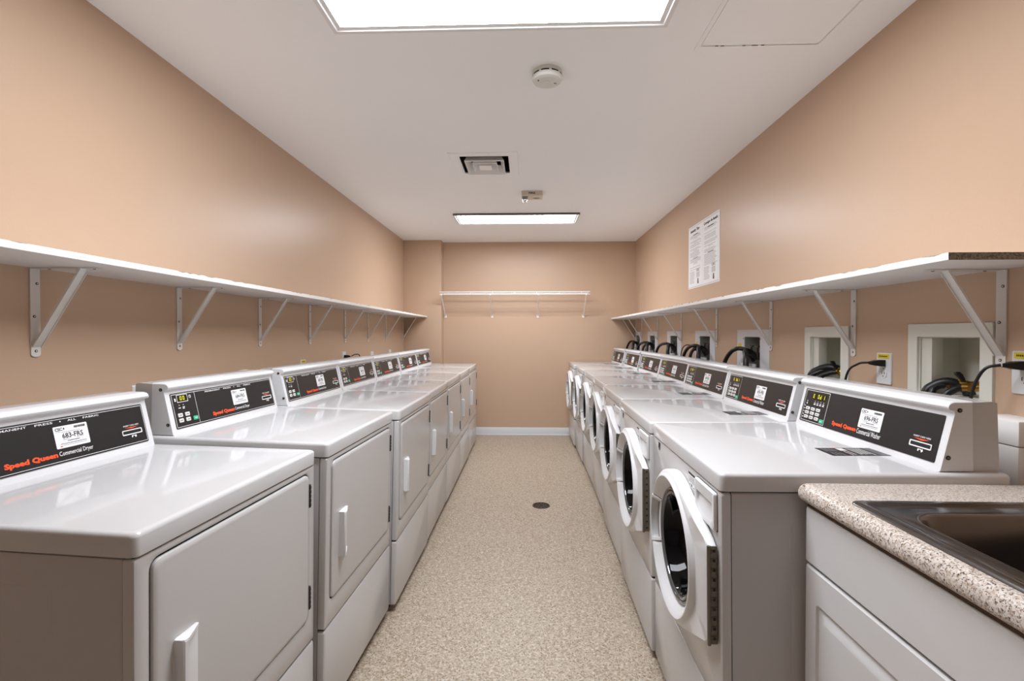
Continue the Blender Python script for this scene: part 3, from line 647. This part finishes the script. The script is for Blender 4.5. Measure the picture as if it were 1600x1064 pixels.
H3 = [(2.876, 3.01), (3.632, 3.79), (4.390, 4.58), (5.13, 5.35), (5.797, 5.92)]
for k, (yc, ye) in enumerate(H3):
    w_ = ['nearest', 'second', 'middle', 'fourth', 'farthest'][k]
    hose('water_hose', [(1.357, yc-0.035, 1.130), (1.320, yc-0.030, 1.168), (1.285, yc-0.055+0.01, 1.175), (1.262, yc-0.10, 1.150), (1.250, yc-0.125, 1.085), (1.245, yc-0.13, 0.95)][::1], 0.0155,
         'ribbed black water hose looping down from the %s plastic laundry plate, right hand one' % w_, 'hose', G, 0.07, 8)
    hose('drain_hose', [(1.352, yc+0.0, 1.115), (1.315, yc-0.005, 1.172), (1.270, yc+0.02*1, 1.188), (1.245, ye-0.06, 1.160), (1.230, ye-0.01, 1.085), (1.225, ye, 0.95)], 0.0125,
         'thin black hose arching left over the %s plastic laundry plate' % w_, 'hose', G)
    if k in (1, 3): hose('water_hose', [(1.352, yc+0.035, 1.150), (1.30, yc+0.03, 1.170), (1.255, yc+0.045, 1.125), (1.235, yc+0.05, 0.95)], 0.012, 'middle black hose of three on the %s plastic laundry plate' % w_, 'hose', G)
# ---------------------------------------------------------------- outlets and power cords
def outlet(x, y, z, sg, label, yellow=True, sockets=(1, 1)):
    r = empty('wall_outlet', (x, y, z), (0, 0, 0 if sg > 0 else PI), label, 'outlet', 'duplex outlets on the walls')
    b = MB(); b.loft([xl(rr(-0.037+d, 0.037-d, -0.059+d, 0.059-d, 0.004, 3), q) for d, q in ((0, 0.0), (0, 0.003), (0.002, 0.0055))], 0, True, True)
    b.cyl((0.0055, 0, 0), (0.0062, 0, 0), 0.0025, n=8, m=1); b.build('cover_plate', [M_PLAST, M_HINGE], r)
    for s in (-1, 1):
        k = MB(); k.loft([xl(rr(-0.0165, 0.0165, s*0.0195-0.0145, s*0.0195+0.0145, 0.010, 4), q) for q in (0.005, 0.0068)], 0, False, True)
        for yy, hh in ((-0.0065, 0.005), (0.0065, 0.004)): k.box(0.0066, 0.0072, yy-0.001, yy+0.001, s*0.0195-hh+0.003, s*0.0195+hh+0.003, 0, 1)
        k.cyl((0.0066, 0, s*0.0195-0.008), (0.0072, 0, s*0.0195-0.008), 0.0024, n=8, m=1); k.build('socket', [M_PLAST, M_DARKGAP], r)
    if yellow:
        k = MB(); k.box(0.0056, 0.0064, -0.028, 0.028, 0.038, 0.055, 0, 0)
        x0 = -0.022
        while x0 < 0.02: k.box(0.0064, 0.0067, x0, x0+0.003, 0.044, 0.049, 0, 1); x0 += 0.0048
        k.build('sticker', [M_YELLOW, M_INK], r, smooth=False)['label'] = 'yellow sticker'
    return r
outlet(XR, 1.825, 1.145, -1, 'white outlet with yellow sticker and plug between the two framed laundry recesses')
outlet(XR, 1.318, 1.170, -1, 'white outlet with yellow sticker at the right edge, beside the raw shelf end')
for k, (y, z, yel) in enumerate(((1.812, 1.017, False), (2.493, 1.024, False), (3.167, 1.042, True), (3.885, 1.070, False), (4.598, 1.045, False), (5.203, 1.045, False))):
    outlet(XL, y, z, 1, ['outlet plate peeking over the gap between dryers 683 and 684', 'outlet plate peeking over the second dryer console from the camera', 'outlet plate with yellow sticker peeking over the third dryer console', 'outlet plate with black plug above the fourth dryer console',
        'outlet plate peeking above the fifth dryer console', 'outlet plate peeking above the sixth dryer console'][k], yel)
def cord(pts, label, plug):
    r = empty('power_cord', pts[0], label=label, cat='power cord', group='black power cords')
    T = Matrix.Translation(-Vector(pts[0])); b = MB(T); b.tube(pts, 0.0042, 8); b.build('cable', M_RUBBER, r)
    (x, y, z), sg, dy = plug; b = MB(T)
    b.loft([[(x-sg*0.0+a, y+c, z+e) for a, c, e in q] for q in ()] or [[(x, y-0.013, z-0.012), (x, y+0.013, z-0.012), (x, y+0.013, z+0.012), (x, y-0.013, z+0.012)],
            [(x+sg*0.022, y-0.013+dy*0.3, z-0.011), (x+sg*0.022, y+0.013+dy*0.3, z-0.011), (x+sg*0.022, y+0.013+dy*0.3, z+0.011), (x+sg*0.022, y-0.013+dy*0.3, z+0.011)],
            [(x+sg*0.045, y-0.005+dy, z-0.005), (x+sg*0.045, y+0.005+dy, z-0.005), (x+sg*0.045, y+0.005+dy, z+0.005), (x+sg*0.045, y-0.005+dy, z+0.005)]], 0, True, True)
    b.build('plug', M_BLACKP, r); return r
cord([(1.293, 1.835, 1.168), (1.270, 1.862, 1.160), (1.250, 1.895, 1.115), (1.235, 1.905, 0.95)], 'black power cord plugged into the outlet between the framed laundry recesses', ((XR-0.0075, 1.825, 1.166), -1, 0.008))
cord([(1.288, 1.330, 1.191), (1.268, 1.352, 1.180), (1.255, 1.368, 1.135), (1.245, 1.375, 1.06), (1.24, 1.378, 0.95)], 'black power cord plugged into the outlet at the right edge', ((XR-0.0075, 1.318, 1.190), -1, 0.008))
cord([(XL+0.06, 3.90, 1.092), (XL+0.085, 3.93, 1.105), (XL+0.10, 3.98, 1.09), (XL+0.11, 4.02, 0.98)], 'black power cord looping out of the outlet above the fourth dryer', ((XL+0.0075, 3.885, 1.090), 1, 0.01))
cord([(1.33, 3.765, 1.16), (1.27, 3.80, 1.190), (1.235, 3.835, 1.14), (1.225, 3.84, 0.95)], 'thin black cord arching left of the second plastic laundry plate', ((XR-0.005, 3.76, 1.155), -1, 0.01))
# white boxed chase behind the nearest washer
b = MB(); b.box(1.252, XR, 1.245, 1.37, 0.0, 0.985, 0.004); b.box(1.250, XR, 1.243, 1.37, 0.986, 1.052, 0.006); tag(b.build('pipe_chase', M_SHELF), 'low white boxed pipe cover against the right wall behind the nearest washer', 'pipe cover')

# ---------------------------------------------------------------- poster on the right wall
r = empty('notice_poster', (XR, 3.68, 1.645), (0, 0, PI), 'laminated two page laundry instruction notice on the right wall above the shelf', 'poster')
Fm = Matrix(((0, 0, 1, 0.0), (1, 0, 0, 0), (0, 1, 0, 0), (0, 0, 0, 1)))
b = MB(Fm); b.loft([zl([(-0.318, 0.0), (0.318, 0.0), (0.318, 0.505), (-0.318, 0.505)], z) for z in (0.0, 0.003)], 0, True, True); b.build('laminate_sheet', M_LABEL, r, smooth=False)
rnd = random.Random(11)
for pg in range(2):
    u0 = -0.300 if pg == 0 else 0.012; w_ = 0.288
    b = MB(Fm); b.rect(u0, u0+w_, 0.015, 0.490, 0, 0.0034); n = 0.0038
    b.rect(u0-0.01, u0+w_+0.008, 0.492, 0.4945, 2, n); b.rect(u0-0.01, u0+w_+0.008, 0.009, 0.011, 2, n)
    b.text('Laundry Tips' if pg == 0 else 'Consejos de lavado', u0+(0.03 if pg == 0 else 0.008), 0.447, 0.200 if pg == 0 else 0.268, 0.028, m=1, n=n, bold=0.06)
    v = 0.430
    while v > 0.145:
        short = rnd.random() < 0.15; a = u0+0.02+(0.08 if short else 0); z = u0+w_-0.02-(0.08 if short else rnd.uniform(0, 0.05))
        if rnd.random() < 0.88: b.rect(a, z, v, v+0.0028, 2, n)
        v -= 0.0088
    for j in range(2): b.rect(u0+0.09, u0+0.20, 0.425-0.19*j, 0.430-0.19*j, 1, n)
    for j in range(9): b.rect(u0+0.015, u0+0.13-rnd.uniform(0, 0.03), 0.130-0.011*j, 0.1335-0.011*j, 2, n)
    b.text('CSC', u0+0.165, 0.128, 0.065, 0.018, m=1, n=n, bold=0.03)
    for j in range(5): b.rect(u0+0.165, u0+0.235, 0.116-0.0085*j, 0.120-0.0085*j, 2, n)
    b.add([(u0+0.188, 0.030, n), (u0+0.215, 0.030, n), (u0+0.209, 0.072, n), (u0+0.194, 0.072, n)], [(0, 1, 2, 3)], 1)
    b.build('printed_page', [M_WHITEINK, M_INK, M_NOTE], r, smooth=False)

# ---------------------------------------------------------------- painted access hatch on the right wall near the back corner
b = MB(); b.box(XR-0.003, XR, 5.62, 5.86, 1.48, 1.77, 0.001); struct(b.build('trim_1', M_WALL))

# ---------------------------------------------------------------- wire shelf on the back wall
r = empty('wire_shelf', (-0.154, YB, 1.78), label='white wire shelf mounted on the back wall', cat='wire shelf')
x0, x1 = -0.898, 0.898; D = 0.30
def rod(pts, rad, name, parent=r):
    b = MB(); b.tube(pts, rad, 6, 0, 0); return b
b = MB()
for y, z in ((-0.004, 0), (-D, 0), (-D, -0.030), (-D*0.5, -0.004)): b.cyl((x0, y, z), (x1, y, z), 0.0038, n=8)
for k in range(7): xx = x0+0.105+k*0.265; b.cyl((xx, -D, 0.0), (xx, -D, -0.030), 0.0034, n=8)
b.build('rails', M_WIRE, r)
b = MB()
for k in range(72):
    xx = x0+0.005+k*(x1-x0-0.01)/71; b.cyl((xx, -D, 0.004), (xx, 0, 0.004), 0.0016, n=5, cap=False)
b.build('deck_wires', M_WIRE, r)
for xx in (x0+0.02, -0.29, 0.285, x1-0.045):
    b = MB(); b.loft([[(xx-0.006, y, z), (xx+0.006, y, z), (xx+0.006, y+0.004, z+0.006), (xx-0.006, y+0.004, z+0.006)] for y, z in ((-D+0.003, -0.034), (-0.008, -0.285))], 0, True, True)
    b.box(xx-0.014, xx+0.014, -0.010, 0.0, -0.300, -0.268, 0.003); b.box(xx-0.008, xx+0.008, -D-0.003, -D+0.012, -0.040, -0.020, 0.002); b.build('support_arm', M_WIRE, r)
for k in range(5):
    b = MB(); xx = x0+0.10+k*0.40; b.box(xx-0.008, xx+0.008, -0.012, 0, -0.010, 0.012, 0.002); b.build('wall_clip', M_WIRE, r)

# ---------------------------------------------------------------- ceiling fittings
def panel_light(x0, x1, y0, y1, depth, trim, label, m, edge):
    r = empty('ceiling_light', ((x0+x1)/2, (y0+y1)/2, H), label=label, cat='ceiling light'); cx, cy = (x0+x1)/2, (y0+y1)/2
    q = lambda d: rr(x0+d-cx, x1-d-cx, y0+d-cy, y1-d-cy, 0.002, 2)
    b = MB(); b.loft([zl(q(0), 0.0), zl(q(0), -depth)], 1 if edge else 0); b.loft([zl(q(0), -depth), zl(q(trim*0.45), -depth-0.001), zl(q(trim*0.55), -depth+0.004), zl(q(trim), -depth+0.004)], 0)
    b.build('frame', [M_LAMPTRIM, M_SHADE if edge else M_LAMPTRIM], r, smooth=False)
    b = MB(); b.add(list(reversed(zl(q(trim-0.001), -depth+0.0045))), [tuple(range(12))]); b.build('diffuser', m, r, smooth=False); return r
panel_light(-0.735, 0.520, 1.165, 1.800, 0.012, 0.036, 'large square-edged lit panel light in the ceiling at the top of the photo', M_DIFF, False)
panel_light(-0.715, 0.500, 4.530, 4.900, 0.020, 0.034, 'long narrow lit panel light near the back wall', M_DIFF2, True)
# square supply diffuser: nested pyramidal rings
r = empty('air_diffuser', (-0.285, 3.243, H), label='square white air vent with nested louvres and dark gaps', cat='air vent')
def sq(h, z): return [(-h, -h, z), (h, -h, z), (h, h, z), (-h, h, z)]
b = MB(); b.loft([sq(0.225, 0.0), sq(0.225, -0.004), sq(0.219, -0.006), sq(0.178, -0.006), sq(0.160, -0.001), sq(0.160, 0.004)], 0); b.build('frame', M_CEIL, r, smooth=False)
b = MB(); b.loft([sq(0.1595, 0.006), sq(0.1595, 0.11)], 0, False, True); b.build('duct_throat', M_DUCT, r, smooth=False)
for k, (h0_, h1_, z0_, z1_) in enumerate(((0.128, 0.100, -0.022, 0.034), (0.080, 0.056, -0.022, 0.030))):
    b = MB(); b.loft([sq(h1_, z1_), sq(h0_, z0_), sq(h0_+0.001, z0_-0.001), sq(h0_+0.003, z0_+0.005), sq(h1_+0.003, z1_+0.002)], 0); b.build('louvre_ring', M_WIRE, r, smooth=False)
b = MB(); b.loft([sq(0.028, 0.010), sq(0.042, -0.020), sq(0.039, -0.022)], 0, False, True); b.build('centre_plate', M_WIRE, r, smooth=False)
# smoke detector
r = empty('smoke_detector', (0.087, 2.11, H), label='round white smoke detector on the ceiling', cat='smoke detector')
def ring(rad, z, n=40): return [(rad*math.cos(2*PI*i/n), -rad*math.sin(2*PI*i/n), z) for i in range(n)]
b = MB(); b.loft([ring(0.064, 0.0), ring(0.066, -0.004), ring(0.066, -0.016)], 0); b.loft([ring(0.066, -0.016), ring(0.0645, -0.0165), ring(0.0645, -0.022), ring(0.066, -0.0225)], 0)
b.loft([ring(0.066, -0.0225), ring(0.0665, -0.030), ring(0.062, -0.040), ring(0.055, -0.0435), ring(0.03, -0.0445)], 0, False, True); b.build('housing', M_OFFW, r, angle=28)
b = MB()
for k in range(9):
    a0 = 2*PI*k/9+0.08; A = [a0+0.53*i/6 for i in range(7)]
    L = [[(0.0652*math.cos(a), 0.0652*math.sin(a), z) for a in A] for z in (-0.0165, -0.0220)]; b.loft(L, 0, closed=False)
b.build('vent_slots', M_DARKGAP, r, smooth=False)
b = MB(); b.loft([ring(0.015, -0.0445), ring(0.014, -0.0462)], 0, False, True); b.build('test_button', M_OFFW, r)
b = MB(); b.box(-0.042, -0.036, -0.022, -0.012, -0.0445, -0.0436, 0); b.box(0.030, 0.036, 0.004, 0.012, -0.0446, -0.0440, 0); b.box(0.038, 0.041, 0.006, 0.014, -0.0446, -0.0436, 0); b.build('label_marks', M_INK, r, smooth=False)
# fire alarm strobe
r = empty('fire_alarm', (0.038, 3.90, H), label='beige fire alarm strobe lettered FIRE on the ceiling', cat='fire alarm')
b = MB(); b.box(-0.085, 0.085, -0.068, 0.055, -0.040, 0, 0.003); b.loft([[(0.035+0.030*math.cos(a)*1.0, 0.005+0.018*math.sin(a), z) for a in [2*PI*i/20 for i in range(20)]] for z in (-0.0400, -0.0403)], 1, False, True)
b.text('FIRE', -0.027, -0.016-0.012, 0.052, 0.016, m=2, n=0, bold=0.03, M=Matrix(((1, 0, 0, 0), (0, 0, -1, -0.0686), (0, 1, 0, 0.002), (0, 0, 0, 1))))
b.build('housing', [M_BEIGE, M_GREYINK, M_INK], r)
b = MB(); b.loft([zl(rr(-0.083+d, -0.034-d, -0.055+d, 0.030-d, 0.004, 2), z) for d, z in ((0, -0.040), (0.002, -0.062), (0.012, -0.078))], 0, False, True); b.build('strobe_lens', M_CLEAR, r)
b = MB(); b.box(-0.072, -0.045, -0.035, 0.012, -0.052, -0.041, 0.003); b.build('strobe_reflector', M_HINGE, r)
# access panel
b = MB(); zc = H-0.004
b.loft([[(x, y, z) for x, y in ((0.675, 1.37), (1.170, 1.37), (1.170, 1.965), (0.675, 1.965))] for z in (H, zc)], 0)
b.add([(0.675, 1.37, zc), (0.675, 1.965, zc), (0.692, 1.935, zc), (0.692, 1.40, zc)], [(0, 1, 2, 3)]); b.add([(0.675, 1.965, zc), (1.170, 1.965, zc), (1.153, 1.935, zc), (0.692, 1.935, zc)], [(0, 1, 2, 3)])
b.add([(1.170, 1.965, zc), (1.170, 1.37, zc), (1.153, 1.40, zc), (1.153, 1.935, zc)], [(0, 1, 2, 3)]); b.add([(1.170, 1.37, zc), (0.675, 1.37, zc), (0.692, 1.40, zc), (1.153, 1.40, zc)], [(0, 1, 2, 3)])
b.box(0.6935, 1.1515, 1.4015, 1.9325, H-0.0035, H-0.0005, 0); b.rect(0.692, 1.153, 1.40, 1.935, 1, H-0.0004)
for k in range(7): xx = 0.72+random.Random(k).uniform(0, 0.22); b.box(xx, xx+0.012, 1.932, 1.936, H-0.0046, H-0.003, 0, 1)
tag(b.build('ceiling_hatch', [M_CEIL, M_DARKGAP], smooth=False), 'flush white access hatch in the ceiling at upper right', 'access hatch')
# floor drain
r = empty('floor_drain', (0.103, 3.51, 0.0), label='small round metal floor drain grate in the aisle', cat='floor drain')
b = MB(); b.loft([[(rad*math.cos(2*PI*i/36), rad*math.sin(2*PI*i/36), z) for i in range(36)] for rad, z in ((0.066, 0.0), (0.064, 0.003), (0.057, 0.0035), (0.056, 0.001))], 0); b.build('rim', M_DRAIN, r)
b = MB(); b.add([(0.056*math.cos(2*PI*i/36), 0.056*math.sin(2*PI*i/36), 0.0008) for i in range(36)], [tuple(range(36))], 1)
for i in range(12):
    a = 2*PI*i/12; c, s = math.cos(a), math.sin(a); b.add([(x*c-y*s, x*s+y*c, 0.003) for x, y in ((0.012, -0.003), (0.056, -0.006), (0.056, 0.006), (0.012, 0.003))], [(0, 1, 2, 3)], 0)
for rad in (0.012, 0.036): b.loft([[(q*math.cos(2*PI*i/24), q*math.sin(2*PI*i/24), 0.0031) for i in range(24)] for q in (rad, rad+0.004)], 0)
b.build('grate', [M_DRAIN, M_DARKGAP], r)

# ---------------------------------------------------------------- sink counter
CX0, CY1, CZ = 0.667, 1.152, 0.918
r = empty('base_cabinet', (1.01, 0.60, 0.0), label='white sink base cabinet with false drawer front and raised panel doors', cat='cabinet')
T = Matrix.Translation((-1.01, -0.60, 0))
b = MB(T)
for y in (0.02, 0.28, CY1-0.021): b.box(CX0+0.019, XR-0.003, y, y+0.018, 0.10, 0.8645, 0.001)
b.box(XR-0.012, XR-0.003, 0.038, CY1-0.021, 0.10, 0.8645); b.box(CX0+0.019, XR-0.012, 0.038, CY1-0.021, 0.10, 0.118); b.box(CX0+0.019, CX0+0.037, 0.038, CY1-0.021, 0.72, 0.75)
b.box(CX0+0.07, XR-0.003, 0.02, CY1-0.003, 0.0, 0.10, 0); b.build('carcass', M_CAB, r)
b = MB(T); b.loft([[(x, y, z) for y, z in rr(0.03+d, CY1-d, 0.733+d, 0.8635-d, 0.004, 3)] for d, x in ((0, CX0+0.0185), (0, CX0+0.003), (0.003, CX0))], 0, True, True); b.build('false_drawer_front', M_CAB, r)
for (y0, y1) in ((0.717, CY1), (0.278, 0.713), (0.03, 0.274)):
    b = MB(T); z0, z1 = 0.105, 0.7265
    R_ = lambda d, k=3: rr(y0+d, y1-d, z0+d, z1-d, 0.004 if d < 0.01 else 0.012, 3)
    iv = lambda d: rr(y0+0.043+d, y1-0.043-d, z0+0.072+d, z1-0.075-d, 0.010, 3)
    b.loft([[(x, y, z) for y, z in P] for P, x in ((R_(0), CX0+0.0185), (R_(0), CX0+0.004), (R_(0.004), CX0), (iv(0), CX0), (iv(0.003), CX0+0.006), (iv(0.010), CX0+0.006), (iv(0.014), CX0+0.0045), (iv(0.028), CX0-0.001), (iv(0.034), CX0-0.001))], 0, True, True)
    b.build('door', M_CAB, r)
# countertop with rounded nosing and a cut-out for the sink
b = MB(); ox0, ox1, oy0, oy1 = 0.652, XR-0.003, 0.0, 1.162
hx = rr(0.700, 1.212, 0.20, 1.008, 0.02, 4)
def ct(i, z): return zl(rr(ox0+i, ox1, oy0, oy1-i*0.6, 0.006, 4), z)
nos = [(0.030, 0.878), (0.006, 0.878), (0.0015, 0.882), (0.0, 0.889), (0.0, 0.899), (0.003, 0.908), (0.009, 0.915), (0.018, 0.918)]
b.loft([ct(i, z) for i, z in nos]+[zl(hx, CZ), zl(hx, CZ-0.04), ct(0.030, 0.878)], 0)
tag(b.build('countertop', M_COUNTER, angle=50), 'speckled beige laminate countertop with rounded front edge around the sink', 'countertop')
b = MB(); b.box(0.671, 0.686, 0.03, 1.15, 0.8655, 0.8775, 0); o = b.build('build_up_strip', M_BROWN, smooth=False); o.parent = bpy.data.objects['countertop']
# drop-in stainless sink
r = empty('sink', (0.955, 0.61, CZ), label='drop-in stainless steel sink set in the speckled countertop', cat='sink')
T = Matrix.Translation((-0.955, -0.61, -CZ)); b = MB(T)
o_ = lambda d: rr(0.682+d, 1.226-d, 0.188+d, 1.026-d, 0.018, 6)
def bowl(d, dy=0.0): return rr(0.742+d, 1.135-d, 0.28+d, 0.955-d+dy, 0.065 if d < 0.04 else 0.05, 6)
b.loft([zl(o_(0), CZ+0.0003), zl(o_(0.002), CZ+0.004), zl(o_(0.008), CZ+0.006), zl(o_(0.022), CZ+0.0055), zl(o_(0.027), CZ+0.0015), zl(o_(0.032), CZ+0.001), zl(bowl(-0.010), CZ+0.0015), zl(bowl(-0.006), CZ+0.003), zl(bowl(-0.001), CZ+0.001), zl(bowl(0.003), CZ-0.006), zl(bowl(0.008), CZ-0.14), zl(bowl(0.02), CZ-0.17), zl(bowl(0.05), CZ-0.18)], 0, False, True)
b.build('basin', M_STEEL, r, angle=50)
b = MB(T); b.cyl((0.94, 0.61, CZ-0.180), (0.94, 0.61, CZ-0.177), 0.055, 0.05, 28); b.cyl((0.94, 0.61, CZ-0.1772), (0.94, 0.61, CZ-0.1765), 0.036, n=24, m=1); b.build('drain', [M_CHROME, M_DARKGAP], r)
